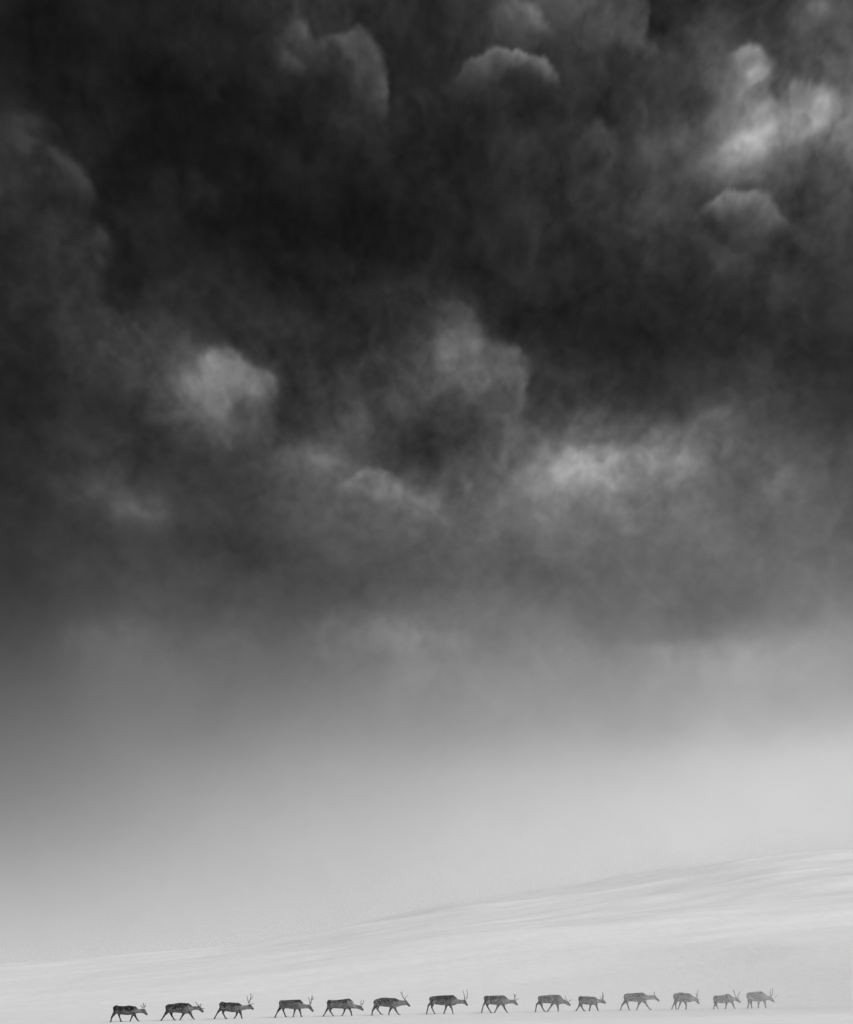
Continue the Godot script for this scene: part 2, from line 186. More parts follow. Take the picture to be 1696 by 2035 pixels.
func noise(seed_value: int, frequency: float, octaves: int, gain: float) -> FastNoiseLite:
	var n := FastNoiseLite.new()
	n.noise_type = FastNoiseLite.TYPE_SIMPLEX_SMOOTH
	n.seed = seed_value
	n.frequency = frequency
	n.fractal_type = FastNoiseLite.FRACTAL_FBM
	n.fractal_octaves = octaves
	n.fractal_gain = gain
	return n


func _ready() -> void:
	var camera := Camera3D.new()
	camera.name = "camera"
	add_child(camera)
	camera.position = Vector3(0, EYE, 0)
	camera.rotation_degrees = Vector3(13, 0, 0)
	camera.keep_aspect = Camera3D.KEEP_HEIGHT
	camera.set_frustum(0.1 * 2035.0 / 1900.0, Vector2(0, 0.1 * 498.5 / 1900.0), 0.1, 4000.0)
	camera.current = true

	var sky_material := PanoramaSkyMaterial.new()
	sky_material.panorama = ImageTexture.create_from_image(storm_sky())
	var sky := Sky.new()
	sky.sky_material = sky_material
	var air := Environment.new()
	air.background_mode = Environment.BG_SKY
	air.sky = sky
	air.tonemap_mode = Environment.TONE_MAPPER_LINEAR
	air.tonemap_exposure = EXPOSURE
	air.sdfgi_enabled = true
	air.ssao_enabled = true
	air.ssil_enabled = true
	var around := WorldEnvironment.new()
	around.name = "world_environment"
	around.environment = air
	add_child(around)

	var sun := DirectionalLight3D.new()
	sun.name = "sun"
	sun.light_energy = 0.5
	sun.light_angular_distance = 50.0
	sun.light_color = Color(1, 1, 1)
	sun.shadow_enabled = true
	add_child(sun)
	sun.look_at_from_position(Vector3.ZERO, -Vector3(1.1, 1.0, 0.2))

	snowfield()
	for k in HERD.size():
		reindeer(HERD[k], k)
	drifting_snow()


# ---------------------------------------------------------------- sky

func to_linear(tone: float) -> float:
	var c := clampf(tone, 0.0, 255.0) / 255.0
	return (c / 12.92 if c <= 0.04045 else pow((c + 0.055) / 1.055, 2.4)) / EXPOSURE


func cubic(a: float, b: float, c: float, d: float, t: float) -> float:
	return b + 0.5 * t * (c - a + t * (2.0 * a - 5.0 * b + 4.0 * c - d + t * (3.0 * (b - c) + d - a)))


func deck(az: float, el: float) -> float:
	# the table inside its reach; beyond it the same deck goes on, folded back over itself and broken up by the noise
	var a := absf(fposmod(az + 30.0, 120.0) - 60.0)
	var gx := clampf((60.0 - a) / 5.0, 0.0, 11.999)
	var gy := clampf(el / 3.0, 0.0, 17.999)
	var i := int(gx)
	var j := int(gy)
	var tx := gx - i
	var ty := gy - j
	var r: Array[float] = [0.0, 0.0, 0.0, 0.0]
	for k in 4:
		var row: Array = CLOUD_TONE[clampi(j + k - 1, 0, 18)]
		r[k] = cubic(row[maxi(i - 1, 0)], row[i], row[i + 1], row[mini(i + 2, 12)], tx)
	return cubic(r[0], r[1], r[2], r[3], ty)


func base_tone(az: float, el: float, at: Vector3) -> float:
	var low := smoothstep(6.0, 26.0, el)
	var wx := warp_a.get_noise_3dv(at) * 2.4 * low
	var wy := warp_b.get_noise_3dv(at) * 2.0 * low
	var t := deck(az + wx, el + wy)
	var rough := 0.03 + 0.97 * smoothstep(14.0, 40.0, el)
	return t * (1.0 + rough * (0.22 * wisp.get_noise_3dv(at) + 0.16 * fine.get_noise_3dv(at) + 0.40 * turbulence(at)))


func turbulence(at: Vector3) -> float:
	# noise looked up at places that another noise has pushed about: swirls and filaments
	var push := Vector3(billow.get_noise_3dv(at), billow.get_noise_3dv(at + Vector3(70, 0, 0)), billow.get_noise_3dv(at + Vector3(0, 70, 0)))
	return torn.get_noise_3dv(at + push * 1.7)


func direction(az: float, el: float) -> Vector3:
	var c := cos(deg_to_rad(el))
	return Vector3(sin(deg_to_rad(az)) * c, sin(deg_to_rad(el)), -cos(deg_to_rad(az)) * c) * 57.3


func storm_sky() -> Image:
	# the whole sky coarsely, then the part with the modelled clouds at full resolution
	var w := 512
	var h := 256
	var data := PackedFloat32Array()
	data.resize(w * h * 3)
	for y in h:
		var el := 90.0 - (y + 0.5) * 180.0 / h
		for x in w:
			var az := wrapf((x + 0.5) * 360.0 / w, -180.0, 180.0)
			var l := to_linear(base_tone(az, maxf(el, 0.0), direction(az, el)))
			var o := (y * w + x) * 3
			data[o] = l
			data[o + 1] = l
			data[o + 2] = l
	var whole := Image.create_from_data(w, h, false, Image.FORMAT_RGBF, data.to_byte_array())
	whole.resize(4096, 2048, Image.INTERPOLATE_CUBIC)

	var px := 4096.0 / 360.0
	var c0 := int(-36 * px)
	var c1 := int(36 * px)
	var r0 := int((90 - 60) * px)
	var r1 := int(90 * px)
	var nw := c1 - c0
	var nh := r1 - r0
	var tone := PackedFloat32Array()
	var qa := PackedFloat32Array()
	var qe := PackedFloat32Array()
	var qm := PackedFloat32Array()
	qm.resize(nw * nh)
	tone.resize(nw * nh)
	qa.resize(nw * nh)
	qe.resize(nw * nh)
	for y in nh:
		var el := 90.0 - (r0 + y + 0.5) / px
		for x in nw:
			var az := (c0 + x + 0.5) / px
			var at := direction(az, el)
			var o := y * nw + x
			tone[o] = base_tone(az, el, at)
			qa[o] = az + curl_a.get_noise_3dv(at) * 0.36
			qm[o] = clampf(0.58 + 0.75 * patchy.get_noise_3dv(at) + 0.55 * turbulence(at), 0.0, 1.0)
			qe[o] = el + curl_b.get_noise_3dv(at) * 0.36
	for rim in CLOUD_RIMS:
		add_rim(rim, tone, qa, qe, qm, c0, r0, nw, nh, px)
	for puff in CLOUD_PUFFS:
		add_puff(puff, tone, qa, qe, qm, c0, r0, nw, nh, px)
	var part := PackedFloat32Array()
	part.resize(nw * nh * 3)
	var half := Image.create(nw, nh, false, Image.FORMAT_RGBF)
	for y in nh:
		for x in nw:
			var l := to_linear(tone[y * nw + x])
			var o := (y * nw + x) * 3
			part[o] = l
			part[o + 1] = l
			part[o + 2] = l
	half = Image.create_from_data(nw, nh, false, Image.FORMAT_RGBF, part.to_byte_array())
	whole.blit_rect(half, Rect2i(-c0, 0, c1, nh), Vector2i(0, r0))
	whole.blit_rect(half, Rect2i(0, 0, -c0, nh), Vector2i(4096 + c0, r0))
	return whole


func add_rim(rim: Array, tone: PackedFloat32Array, qa: PackedFloat32Array, qe: PackedFloat32Array, qm: PackedFloat32Array, c0: int, r0: int, nw: int, nh: int, px: float) -> void:
	# a cloud edge: bright on the right-hand side of its line and fading inwards, darker air outside
	var p: Array = rim[0]
	var amp: float = rim[1]
	var reach: float = rim[2]
	var soft: float = maxf(rim[3], 0.06)
	var dark: float = rim[4]
	var out_reach: float = rim[5]
	var n := p.size() / 2
	var squeeze := cos(deg_to_rad(p[1]))
	var curve: Array[Vector2] = []
	for i in n - 1:
		for s in 4:
			var t := s / 4.0
			var i0 := maxi(i - 1, 0)
			var i3 := mini(i + 2, n - 1)
			curve.append(Vector2(cubic(p[i0 * 2], p[i * 2], p[i * 2 + 2], p[i3 * 2], t) * squeeze, cubic(p[i0 * 2 + 1], p[i * 2 + 1], p[i * 2 + 3], p[i3 * 2 + 1], t)))
	curve.append(Vector2(p[n * 2 - 2] * squeeze, p[n * 2 - 1]))
	var length := 0.0
	var lo := curve[0]
	var hi := curve[0]
	var along: Array[float] = [0.0]
	for i in range(1, curve.size()):
		length += curve[i].distance_to(curve[i - 1])
		along.append(length)
		lo = lo.min(curve[i])
		hi = hi.max(curve[i])
	var m := maxf(reach * 3.0, out_reach * 2.5) + 0.8
	var x0 := clampi(int(((lo.x - m) / squeeze) * px) - c0, 0, nw)
	var x1 := clampi(int(((hi.x + m) / squeeze) * px) - c0, 0, nw)
	var y0 := clampi(int((90.0 - hi.y - m) * px) - r0, 0, nh)
	var y1 := clampi(int((90.0 - lo.y + m) * px) - r0, 0, nh)
	for y in range(y0, y1):
		for x in range(x0, x1):
			var o := y * nw + x
			var q := Vector2(qa[o] * squeeze, qe[o])
			var best := 1e9
			var side := 1.0
			var t := 0.0
			for i in curve.size() - 1:
				var a := curve[i]
				var ab := curve[i + 1] - a
				var aq := q - a
				var f := clampf(aq.dot(ab) / ab.length_squared(), 0.0, 1.0)
				var d := (aq - ab * f).length_squared()
				if d < best:
					best = d
					side = -signf(ab.cross(aq))
					t = (along[i] + f * (along[i + 1] - along[i])) / length
			var d := sqrt(best) * side
			var ends := smoothstep(0.0, 0.36, t) * smoothstep(1.0, 0.64, t)
			var wide := soft * (0.9 + 2.2 * (1.0 - qm[o]))
			var inside := smoothstep(-wide, wide, d)
			tone[o] += ends * (0.5 + 0.9 * qm[o]) * (amp * inside * exp(-maxf(d, 0.0) / reach) + dark * (1.0 - inside) * exp(-maxf(-d, 0.0) / out_reach))


func add_puff(puff: Array, tone: PackedFloat32Array, qa: PackedFloat32Array, qe: PackedFloat32Array, qm: PackedFloat32Array, c0: int, r0: int, nw: int, nh: int, px: float) -> void:
	var squeeze := cos(deg_to_rad(puff[1]))
	var r: float = 2.2 * maxf(puff[2], puff[3]) + 0.6
	var turn := deg_to_rad(puff[4])
	var x0 := clampi(int((puff[0] - r / squeeze) * px) - c0, 0, nw)
	var x1 := clampi(int((puff[0] + r / squeeze) * px) - c0, 0, nw)
	var y0 := clampi(int((90.0 - puff[1] - r) * px) - r0, 0, nh)
	var y1 := clampi(int((90.0 - puff[1] + r) * px) - r0, 0, nh)
	for y in range(y0, y1):
		for x in range(x0, x1):
			var o := y * nw + x
			var q := Vector2((qa[o] - puff[0]) * squeeze, qe[o] - puff[1]).rotated(turn)
			var d := Vector2(q.x / puff[2], q.y / puff[3]).length_squared()
			if d < 5.0:
				tone[o] += puff[5] * (0.7 + 0.6 * qm[o]) * (exp(-d) - 0.0067)


# ---------------------------------------------------------------- snow

func path_height(x: float) -> float:
	var c := clampf(x, -40.0, 40.0)
	return herd_line.x * c * c + herd_line.y * c + herd_line.z


func ground_height(x: float, z: float) -> float:
	var d := -z
	var h := path_height(x) * smoothstep(8.0, 40.0, d)
	var s := clampf((d - 72.0) / 240.0, 0.0, 1.0)
	var fall := maxf(12.0 - x, 0.0)
	var crest := 22.0 + 21.0 * smoothstep(-50.0, 150.0, x) - 0.165 * fall * fall / (fall + 22.0)
	h += crest * s * (1.25 - 0.25 * s) * smoothstep(0.0, 0.22, s)
	h -= 0.04 * maxf(d - 318.0, 0.0)
	# long wind-packed drifts running up to the right
	var u := x * 0.95 + d * 0.30
	var v := d * 0.95 - x * 0.30
	var big := smoothstep(70.0, 150.0, d)
	h += big * (1.6 + 1.2 * smoothstep(-20.0, 130.0, x)) * drift.get_noise_2d(u * 0.30, v * 1.1)
	h += smoothstep(62.0, 120.0, d) * (0.3 + 0.25 * big) * drift.get_noise_2d(u * 0.55 + 300.0, v * 2.6)
	var crease := 1.0 - absf(drift.get_noise_2d(u * 0.30 + 900.0, v * 1.5))
	h += smoothstep(90.0, 180.0, d) * (0.25 + 0.75 * smoothstep(0.0, 130.0, x)) * 0.35 * pow(crease, 7.0)
	var off := d - 54.0 - (x + 16.0) * 0.19
	var near := smoothstep(0.6, 6.0, absf(off))
	# the trodden track of the herd, behind the animals' leader
	h -= 0.07 * exp(-off * off * 3.0) * smoothstep(22.5, 17.0, x) * (0.55 + 0.9 * ripple.get_noise_2d(x * 9.0, d * 9.0))
	h += (0.02 + 0.10 * near) * drift.get_noise_2d(u * 1.6 + 50.0, v * 5.0) + (0.006 + 0.02 * near) * ripple.get_noise_2d(u * 0.8, v * 3.0)
	return h


func lines(marks: Array) -> PackedFloat32Array:
	# marks: [from, to, step at from, step at to] ...
	var out := PackedFloat32Array()
	for m in marks:
		var x: float = m[0]
		while x < m[1]:
			out.append(x)
			x += lerpf(m[2], m[3], (x - m[0]) / (m[1] - m[0]))
	out.append(marks[-1][1])
	return out


func snowfield() -> void:
	var xs := lines([[-1200.0, -200.0, 60.0, 5.0], [-200.0, -40.0, 5.0, 1.2], [-40.0, 40.0, 0.3, 0.3], [40.0, 200.0, 1.2, 5.0], [200.0, 1200.0, 5.0, 60.0]])
	var zs := lines([[-1600.0, -460.0, 60.0, 3.0], [-460.0, -340.0, 3.0, 2.0], [-340.0, -140.0, 1.6, 1.0], [-140.0, -75.0, 1.0, 0.5], [-75.0, -45.0, 0.2, 0.2], [-45.0, 0.0, 0.5, 3.0], [0.0, 400.0, 3.0, 60.0]])
	var nx := xs.size()
	var nz := zs.size()
	var points := PackedVector3Array()
	points.resize(nx * nz)
	for j in nz:
		for i in nx:
			points[j * nx + i] = Vector3(xs[i], ground_height(xs[i], zs[j]), zs[j])
	var normals := PackedVector3Array()
	normals.resize(nx * nz)
	for j in nz:
		for i in nx:
			var dx := points[j * nx + mini(i + 1, nx - 1)] - points[j * nx + maxi(i - 1, 0)]
			var dz := points[mini(j + 1, nz - 1) * nx + i] - points[maxi(j - 1, 0) * nx + i]
			normals[j * nx + i] = dz.cross(dx).normalized()
	var faces := PackedInt32Array()
	faces.resize((nx - 1) * (nz - 1) * 6)
	var o := 0
	for j in nz - 1:
		for i in nx - 1:
			var a := j * nx + i
			for k in [a, a + 1, a + nx, a + 1, a + nx + 1, a + nx]:
				faces[o] = k
				o += 1
	var arrays := []
	arrays.resize(Mesh.ARRAY_MAX)
	arrays[Mesh.ARRAY_VERTEX] = points
	arrays[Mesh.ARRAY_NORMAL] = normals
	arrays[Mesh.ARRAY_INDEX] = faces
	var mesh := ArrayMesh.new()
	mesh.add_surface_from_arrays(Mesh.PRIMITIVE_TRIANGLES, arrays)
	var snow := StandardMaterial3D.new()
	snow.resource_name = "snow"
	snow.albedo_color = Color(0.90, 0.90, 0.90).linear_to_srgb()
	var crust := NoiseTexture2D.new()
	crust.width = 1024
	crust.height = 1024
	crust.seamless = true
	var crust_noise := noise(131, 0.012, 6, 0.62)
	crust.noise = crust_noise
	var tones := Gradient.new()
	tones.colors = PackedColorArray([Color(0.965, 0.965, 0.965), Color(1, 1, 1)])
	tones.offsets = PackedFloat32Array([0.2, 0.8])
	crust.color_ramp = tones
	snow.albedo_texture = crust
	snow.uv1_triplanar = true
	snow.uv1_world_triplanar = true
	snow.uv1_scale = Vector3(0.035, 0.035, 0.11)
	snow.roughness = 0.9
	snow.metallic_specular = 0.2
	mesh.surface_set_material(0, snow)
	var o3 := MeshInstance3D.new()
	o3.name = "snowfield"
	o3.mesh = mesh
	o3.set_meta("kind", "structure")
	o3.set_meta("label", "wind-packed white snowfield rising to a hazy hillside")
	o3.set_meta("category", "snow")
	add_child(o3, true)


func drifting_snow() -> void:
	# grains blown along in the wind, ever thicker towards the head of the line
	var grain := ArrayMesh.new()
	var arrays := []
	arrays.resize(Mesh.ARRAY_MAX)
	var corner := [Vector3(1, 1, 1), Vector3(1, -1, -1), Vector3(-1, 1, -1), Vector3(-1, -1, 1)]
	var points := PackedVector3Array()
	var normals := PackedVector3Array()
	for f in [[0, 2, 1], [0, 1, 3], [0, 3, 2], [1, 2, 3]]:
		for k in f:
			points.append(corner[k])
			normals.append((corner[f[0]] + corner[f[1]] + corner[f[2]]).normalized())
	arrays[Mesh.ARRAY_VERTEX] = points
	arrays[Mesh.ARRAY_NORMAL] = normals
	grain.add_surface_from_arrays(Mesh.PRIMITIVE_TRIANGLES, arrays)
	var white := StandardMaterial3D.new()
	white.resource_name = "snow_grain"
	white.albedo_color = Color(0.93, 0.93, 0.93).linear_to_srgb()
	white.roughness = 1.0
	white.metallic_specular = 0.1
	white.backlight_enabled = true
	white.backlight = Color(0.7, 0.7, 0.7)
	grain.surface_set_material(0, white)
	var rng := RandomNumberGenerator.new()
	rng.seed = 4711
	var places: Array[Transform3D] = []
	var tries := 0
	while places.size() < GRAINS and tries < GRAINS * 8:
		tries += 1
		# the bank hangs over the head of the line and thins out towards its tail
		var x := rng.randf_range(-32.0, 29.0)
		var t := clampf((x + 22.0) / 43.0, 0.0, 1.0)
		if rng.randf() > 0.035 + 0.965 * pow(t, 2.4):
			continue
		var z := -54.0 - (x + 16.0) * 0.19 + rng.randf_range(0.4, 14.0)
		var up := 3.6 * rng.randf()
		var gust := drift.get_noise_3d(x * 3.0, up * 14.0, z * 2.0)
		if gust < -0.55 + 0.4 * rng.randf():
			continue
		var size := rng.randf_range(0.0032, 0.0064)
		var spin := Basis.from_euler(Vector3(rng.randf() * TAU, rng.randf() * TAU, 0)).scaled(Vector3.ONE * size)
		places.append(Transform3D(spin, Vector3(x, ground_height(x, z) + 0.02 + up, z)))
	add_grains(places, grain, "fine blown snow hanging in the air around the leading reindeer")

	# spindrift smoking off the crest of the far slope, in coarser clumps
	places = []
	while places.size() < CREST_GRAINS:
		var x := rng.randf_range(-175.0, 175.0)
		var z := -rng.randf_range(235.0, 335.0)
		var up := -log(1.0 - 0.985 * rng.randf()) * 3.4
		var size := rng.randf_range(0.014, 0.024)
		var spin := Basis.from_euler(Vector3(rng.randf() * TAU, rng.randf() * TAU, 0)).scaled(Vector3.ONE * size)
		places.append(Transform3D(spin, Vector3(x, ground_height(x, z) + up, z)))
	add_grains(places, grain, "thin veil of spindrift along the crest of the far snow slope")


func add_grains(places: Array[Transform3D], grain: Mesh, label: String) -> void:
	var many := MultiMesh.new()
	many.transform_format = MultiMesh.TRANSFORM_3D
	many.mesh = grain
	many.instance_count = places.size()
	for k in places.size():
		many.set_instance_transform(k, places[k])
	var o := MultiMeshInstance3D.new()
	o.name = "blowing_snow" if not has_node("blowing_snow") else "blowing_snow_001"
	o.multimesh = many
	o.set_meta("kind", "stuff")
	o.set_meta("label", label)
	o.set_meta("category", "snow")
	add_child(o, true)


# ---------------------------------------------------------------- reindeer

const CELL := 0.024
const BLEND := 0.07

var coat: StandardMaterial3D
var horn: StandardMaterial3D


func pair(a: Array, k: int) -> Vector2:
	return Vector2(a[k * 2], a[k * 2 + 1])


func bone(list: Array, a: Vector3, b: Vector3, ra: float, rb: float, thin: float, kind: int) -> void:
	list.append([a, b, ra, rb, thin, kind])


func flat(p: Vector2, z := 0.0) -> Vector3:
	return Vector3(p.x, p.y, z)


func skeleton(d: Dictionary) -> Array:
	# kinds: 0 trunk, 1 neck, 2 head, 3 leg, 4 ear, 5 tail
	var b := []
	var top: Array = d.top
	var low: Array = d.low
	# trunk: stations of a barrel from rump to chest
	var tops: Array[Vector2] = [pair(top, 0), pair(top, 1), pair(top, 2), pair(top, 3)]
	var lows: Array[Vector2] = [pair(low, 0), pair(low, 1), pair(low, 2), pair(low, 3)]
	var x0 := tops[0].x
	var x1 := tops[3].x
	var mids: Array[Vector3] = []
	var radii: Array[float] = []
	for k in 7:
		var x := lerpf(x0, x1, [0.13, 0.24, 0.38, 0.52, 0.66, 0.80, 0.90][k])
		var yt := along(tops, x)
		var yl := along(lows, x)
		var r := (yt - yl) * 0.5
		mids.append(Vector3(x, (yt + yl) * 0.5, 0))
		radii.append(r - 0.005)
	for k in 6:
		bone(b, mids[k], mids[k + 1], radii[k], radii[k + 1], 0.74, 0)
	# the squared croup and the withers
	var rump := tops[0] + Vector2(0.085, -0.085)
	bone(b, flat(rump, 0.07), flat(rump + Vector2(0.3, along(tops, rump.x + 0.3) - 0.085 - rump.y), 0.07), 0.088, 0.085, 1.0, 0)
	bone(b, flat(rump, -0.07), flat(rump + Vector2(0.3, along(tops, rump.x + 0.3) - 0.085 - rump.y), -0.07), 0.088, 0.085, 1.0, 0)
	var w := tops[2] + Vector2(-0.01, -0.085)
	bone(b, flat(tops[1] + Vector2(0.0, -0.09)), flat(w), 0.09, 0.09, 0.9, 0)
	bone(b, flat(w), flat(tops[3] + Vector2(-0.06, -0.09)), 0.09, 0.08, 0.9, 0)
	bone(b, flat(tops[0] + Vector2(0.03, -0.12)), flat(tops[0] + Vector2(-0.02, -0.22)), 0.04, 0.03, 0.8, 5)
	# neck with its shaggy throat
	var n: Array = d.neck
	var u0 := pair(n, 0)
	var u1 := pair(n, 1)
	var l0 := pair(n, 2)
	var l1 := pair(n, 3)
	var back := Vector2(-0.10, 0.0)
	bone(b, flat((u0 + l0) * 0.5 + back), flat((u1 + l1) * 0.5), u0.distance_to(l0) * 0.5, u1.distance_to(l1) * 0.42, 0.66, 1)
	# head: skull, muzzle, jaw
	var h: Array = d.head
	var poll := pair(h, 0)
	var nose := pair(h, 1)
	var run := (nose - poll).normalized()
	var below := Vector2(run.y, -run.x)
	if below.y > 0.0:
		below = -below
	var skull := poll + run * 0.07 + below * 0.07
	bone(b, flat((u1 + l1) * 0.5), flat(skull), u1.distance_to(l1) * 0.40, 0.095, 0.7, 1)
	bone(b, flat(skull), flat(nose - run * 0.055 + below * 0.02), 0.098, 0.055, 0.78, 2)
	bone(b, flat(skull + below * 0.02 + run * 0.05), flat(nose - run * 0.07 + below * 0.05), 0.06, 0.035, 0.8, 2)
	for s in [-1.0, 1.0]:
		bone(b, flat(poll + Vector2(-0.01, -0.03), s * 0.06), flat(poll + Vector2(-0.09, 0.0), s * 0.14), 0.032, 0.014, 1.0, 4)
	# legs: rear two, then front two; the first and the last on the near side
	for k in 4:
		var leg: Array = d.legs[k]
		var hip := pair(leg, 0)
		var mid := pair(leg, 1)
		var hoof := pair(leg, 2)
		var s: float = [1.0, -1.0, -1.0, 1.0][k]
		var z := s * (0.12 if k < 2 else 0.10)
		if k < 2:
			bone(b, flat(hip + Vector2(0.03, 0.16), z * 0.8), flat(hip, z), 0.18, 0.115, 0.75, 0)
			bone(b, flat(hip, z), flat(mid, z), 0.11, 0.046, 0.9, 3)
		else:
			bone(b, flat(hip + Vector2(-0.02, 0.14), z * 0.7), flat(hip, z), 0.15, 0.095, 0.75, 0)
			bone(b, flat(hip, z), flat(mid, z), 0.085, 0.043, 0.9, 3)
		var down := hoof - mid
		var fetlock := mid + down * 0.84
		bone(b, flat(mid, z), flat(fetlock, z), 0.042, 0.034, 1.0, 3)
		bone(b, flat(fetlock, z), flat(hoof + Vector2(0.03, 0.035), z), 0.036, 0.042, 1.0, 3)
	return b


func along(p: Array[Vector2], x: float) -> float:
	for k in p.size() - 1:
		if x <= p[k + 1].x or k == p.size() - 2:
			var t := clampf((x - p[k].x) / maxf(p[k + 1].x - p[k].x, 0.001), 0.0, 1.0)
			return lerpf(p[k].y, p[k + 1].y, t)
	return p[-1].y


func body_mesh(bones: Array, number: int) -> ArrayMesh:
	var lo := Vector3(1e9, 1e9, 1e9)
	var hi := -lo
	for b in bones:
		var r := maxf(b[2], b[3]) + 0.06
		lo = lo.min(b[0] - Vector3(r, r, r)).min(b[1] - Vector3(r, r, r))
		hi = hi.max(b[0] + Vector3(r, r, r)).max(b[1] + Vector3(r, r, r))
	var nx := int((hi.x - lo.x) / CELL) + 2
	var ny := int((hi.y - lo.y) / CELL) + 2
	var nz := int((hi.z - lo.z) / CELL) + 2
	var field := PackedFloat32Array()
	var owner_of := PackedByteArray()
	var nearest := PackedFloat32Array()
	field.resize(nx * ny * nz)
	field.fill(0.5)
	nearest.resize(nx * ny * nz)
	nearest.fill(9.0)
	owner_of.resize(nx * ny * nz)
	for n in bones.size():
		var b: Array = bones[n]
		var a: Vector3 = b[0]
		var e: Vector3 = b[1]
		var ra: float = b[2]
		var rb: float = b[3]
		var thin: float = b[4]
		var kind: int = b[5]
		var r := maxf(ra, rb) + 0.075
		var p0 := ((a.min(e) - Vector3(r, r, r) - lo) / CELL).floor()
		var p1 := ((a.max(e) + Vector3(r, r, r) - lo) / CELL).ceil()
		var ab := e - a
		ab.z /= thin
		var long := ab.length_squared()
		var k_blend := BLEND if kind < 2 else 0.035
		for z in range(maxi(int(p0.z), 0), mini(int(p1.z), nz - 1) + 1):
			for y in range(maxi(int(p0.y), 0), mini(int(p1.y), ny - 1) + 1):
				var o := (z * ny + y) * nx
				for x in range(maxi(int(p0.x), 0), mini(int(p1.x), nx - 1) + 1):
					var q := lo + Vector3(x, y, z) * CELL - a
					q.z /= thin
					var t := clampf(q.dot(ab) / long, 0.0, 1.0)
					var dist := (q - ab * t).length() - lerpf(ra, rb, t)
					var old := field[o + x]
					var m := maxf(k_blend - absf(dist - old), 0.0) / k_blend
					field[o + x] = minf(dist, old) - m * m * k_blend * 0.25
					if dist < nearest[o + x]:
						nearest[o + x] = dist
						owner_of[o + x] = kind
	# surface nets
	var index := PackedInt32Array()
	index.resize(nx * ny * nz)
	index.fill(-1)
	var verts := PackedVector3Array()
	var normals := PackedVector3Array()
	var colors := PackedColorArray()
	var faces := PackedInt32Array()
	var step := [0, 1, nx, nx + 1, nx * ny, nx * ny + 1, nx * ny + nx, nx * ny + nx + 1]
	var edges := [[0, 1], [2, 3], [4, 5], [6, 7], [0, 2], [1, 3], [4, 6], [5, 7], [0, 4], [1, 5], [2, 6], [3, 7]]
	for z in nz - 1:
		for y in ny - 1:
			for x in nx - 1:
				var o := (z * ny + y) * nx + x
				if absf(field[o]) > CELL * 2.6:
					continue
				var v: Array[float] = []
				var inside := 0
				for s in step:
					var f := field[o + s]
					v.append(f)
					if f < 0.0:
						inside += 1
				if inside == 0 or inside == 8:
					continue
				var sum := Vector3.ZERO
				var hits := 0
				for e in edges:
					var fa: float = v[e[0]]
					var fb: float = v[e[1]]
					if (fa < 0.0) != (fb < 0.0):
						var t := fa / (fa - fb)
						var ca := Vector3(e[0] & 1, (e[0] >> 1) & 1, (e[0] >> 2) & 1)
						var cb := Vector3(e[1] & 1, (e[1] >> 1) & 1, (e[1] >> 2) & 1)
						sum += ca.lerp(cb, t)
						hits += 1
				var local := sum / hits
				var normal := Vector3(
					v[1] + v[3] + v[5] + v[7] - v[0] - v[2] - v[4] - v[6],
					v[2] + v[3] + v[6] + v[7] - v[0] - v[1] - v[4] - v[5],
					v[4] + v[5] + v[6] + v[7] - v[0] - v[1] - v[2] - v[3]).normalized()
				var p := lo + (Vector3(x, y, z) + local) * CELL
				index[o] = verts.size()
				var kind := owner_of[o]
				if kind < 2:
					p += normal * fur.get_noise_3d(p.x + number * 9.0, p.y * 0.6, p.z) * 0.016
				verts.append(p)
				normals.append(normal)
				colors.append(coat_color(p, kind, number))
	for z in range(1, nz - 1):
		for y in range(1, ny - 1):
			for x in range(1, nx - 1):
				var o := (z * ny + y) * nx + x
				if index[o] < 0:
					continue
				var s0 := field[o] < 0.0
				if s0 != (field[o + 1] < 0.0):
					quad(faces, index[o], index[o - nx], index[o - nx - nx * ny], index[o - nx * ny], s0)
				if s0 != (field[o + nx] < 0.0):
					quad(faces, index[o], index[o - nx * ny], index[o - nx * ny - 1], index[o - 1], s0)
				if s0 != (field[o + nx * ny] < 0.0):
					quad(faces, index[o], index[o - 1], index[o - 1 - nx], index[o - nx], s0)
	var arrays := []
	arrays.resize(Mesh.ARRAY_MAX)
	arrays[Mesh.ARRAY_VERTEX] = verts
	arrays[Mesh.ARRAY_NORMAL] = normals
	arrays[Mesh.ARRAY_COLOR] = colors
	arrays[Mesh.ARRAY_INDEX] = faces
	var mesh := ArrayMesh.new()
	mesh.add_surface_from_arrays(Mesh.PRIMITIVE_TRIANGLES, arrays)
	mesh.surface_set_material(0, coat)
	return mesh


func quad(faces: PackedInt32Array, a: int, b: int, c: int, d: int, flip: bool) -> void:
	if a < 0 or b < 0 or c < 0 or d < 0:
		return
	if flip:
		faces.append_array(PackedInt32Array([a, c, b, a, d, c]))
	else:
		faces.append_array(PackedInt32Array([a, b, c, a, c, d]))


var marks := {}


func coat_color(p: Vector3, kind: int, number: int) -> Color:
	# the winter coat: dark saddle and legs, paler flank, rump patch and neck
	var n := coat_patch.get_noise_3d(p.x + number * 7.0, p.y * 1.3, p.z)
	var g := 0.05
	if kind == 0:
		var saddle: float = lerpf(marks.rump_y, marks.withers_y, clampf((p.x - marks.rump_x) / (marks.withers_x - marks.rump_x), 0.0, 1.0))
		var under := saddle - p.y + n * 0.10
		g = lerpf(0.022, 0.10, smoothstep(0.11, 0.25, under))
		if p.x < marks.rump_x + 0.22 + n * 0.08 and under > 0.28:
			g = 0.22
		if p.x > marks.withers_x - 0.12 + n * 0.1 and under > 0.14:
			g = 0.17
	elif kind == 1:
		g = 0.21 + 0.08 * n
	elif kind == 2:
		g = 0.10
	elif kind == 3:
		g = 0.045
	elif kind == 4:
		g = 0.06
	elif kind == 5:
		g = 0.12
	g *= 1.0 + 0.25 * n
	return Color(g, g, g)


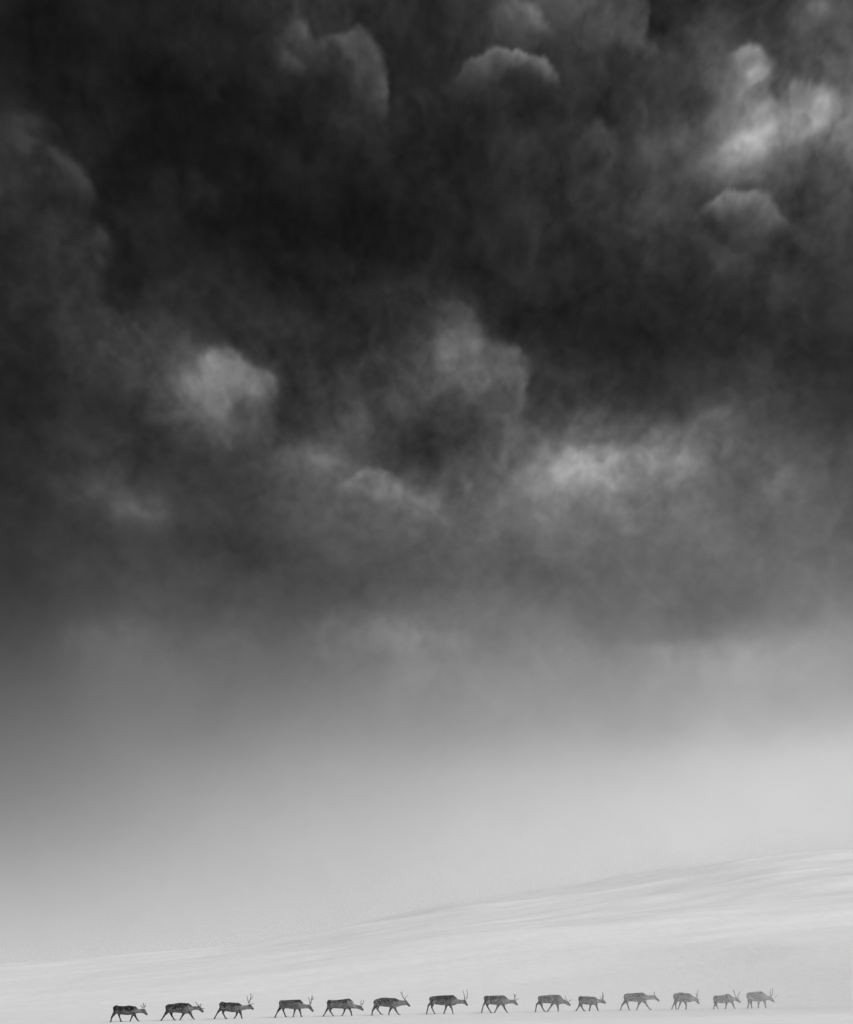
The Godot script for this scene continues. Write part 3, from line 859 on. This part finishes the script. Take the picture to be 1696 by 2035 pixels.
func reindeer(d: Dictionary, number: int) -> void:
	if coat == null:
		coat = StandardMaterial3D.new()
		coat.resource_name = "coat"
		coat.vertex_color_use_as_albedo = true
		coat.roughness = 0.95
		coat.metallic_specular = 0.15
		horn = StandardMaterial3D.new()
		horn.resource_name = "antler"
		horn.albedo_color = Color(0.10, 0.10, 0.10).linear_to_srgb()
		horn.roughness = 0.8
	var animal := Node3D.new()
	animal.name = "reindeer" if number == 0 else "reindeer_%03d" % number
	add_child(animal)
	var x: float = d.at[0]
	var z: float = d.at[1]
	animal.rotation_degrees.y = d.yaw
	var lowest := 1e9
	for leg in d.legs:
		lowest = minf(lowest, leg[5])
	animal.position = Vector3(x, ground_height(x, z) - lowest - 0.03, z)
	animal.set_meta("label", d.label)
	animal.set_meta("category", "reindeer")
	animal.set_meta("group", "reindeer walking in single file across the snow")
	marks = {"rump_x": d.top[0], "rump_y": d.top[1], "withers_x": d.top[4], "withers_y": d.top[5]}
	var body := MeshInstance3D.new()
	body.name = "body"
	body.mesh = body_mesh(skeleton(d), number)
	animal.add_child(body, true)
	var poll := pair(d.head, 0)
	var beams: Array[MeshInstance3D] = []
	for k in d.antlers.size():
		var p: Array = d.antlers[k]
		var host := 0
		var near := pair(p, 0).distance_to(poll)
		var rooted := near < 0.2
		if not rooted:
			near = 9.0
			for m in mini(beams.size(), 2):
				for s in d.antlers[m].size() / 2 - 1:
					var q := Geometry2D.get_closest_point_to_segment(pair(p, 0), pair(d.antlers[m], s), pair(d.antlers[m], s + 1))
					if q.distance_to(pair(p, 0)) < near:
						near = q.distance_to(pair(p, 0))
						host = m
		var beam: bool = k < 2 and rooted
		var piece := MeshInstance3D.new()
		piece.name = "antler" if beam else "brow_tine" if rooted else "tine"
		piece.mesh = branch(p, 1.0 if (k if beam else host) % 2 == 0 else -1.0, poll, 1.0 if beam else 0.8)
		piece.mesh.surface_set_material(0, horn)
		if beam:
			animal.add_child(piece, true)
		else:
			beams[host].add_child(piece, true)
		beams.append(piece)


func branch(p: Array, side: float, poll: Vector2, thick: float) -> ArrayMesh:
	# one beam or tine: a tapered tube that leans outwards as it rises from the skull
	var st := SurfaceTool.new()
	st.begin(Mesh.PRIMITIVE_TRIANGLES)
	var n := p.size() / 2
	var ring: Array = []
	var steps := (n - 1) * 4
	for s in steps + 1:
		var f := float(s) / steps * (n - 1)
		var i := mini(int(f), n - 2)
		var t := f - i
		var i0 := maxi(i - 1, 0)
		var i3 := mini(i + 2, n - 1)
		var q := Vector2(cubic(p[i0 * 2], p[i * 2], p[i * 2 + 2], p[i3 * 2], t), cubic(p[i0 * 2 + 1], p[i * 2 + 1], p[i * 2 + 3], p[i3 * 2 + 1], t))
		var out := 0.045 + 0.45 * minf(q.distance_to(poll), 0.5)
		ring.append([Vector3(q.x, q.y, side * out), lerpf(0.026, 0.013, float(s) / steps) * thick])
	for s in ring.size() - 1:
		var a: Vector3 = ring[s][0]
		var b: Vector3 = ring[s + 1][0]
		var dir := (b - a).normalized()
		var ux := dir.cross(Vector3(0.3, 0.1, 1.0)).normalized()
		var uy := dir.cross(ux)
		for k in 6:
			var c0 := TAU * k / 6.0
			var c1 := TAU * (k + 1) / 6.0
			var d0 := ux * cos(c0) + uy * sin(c0)
			var d1 := ux * cos(c1) + uy * sin(c1)
			for v in [[a, d0, 0], [b, d0, 1], [a, d1, 0], [a, d1, 0], [b, d0, 1], [b, d1, 1]]:
				st.set_normal(v[1])
				st.add_vertex(v[0] + v[1] * ring[s + v[2]][1])
	return st.commit()
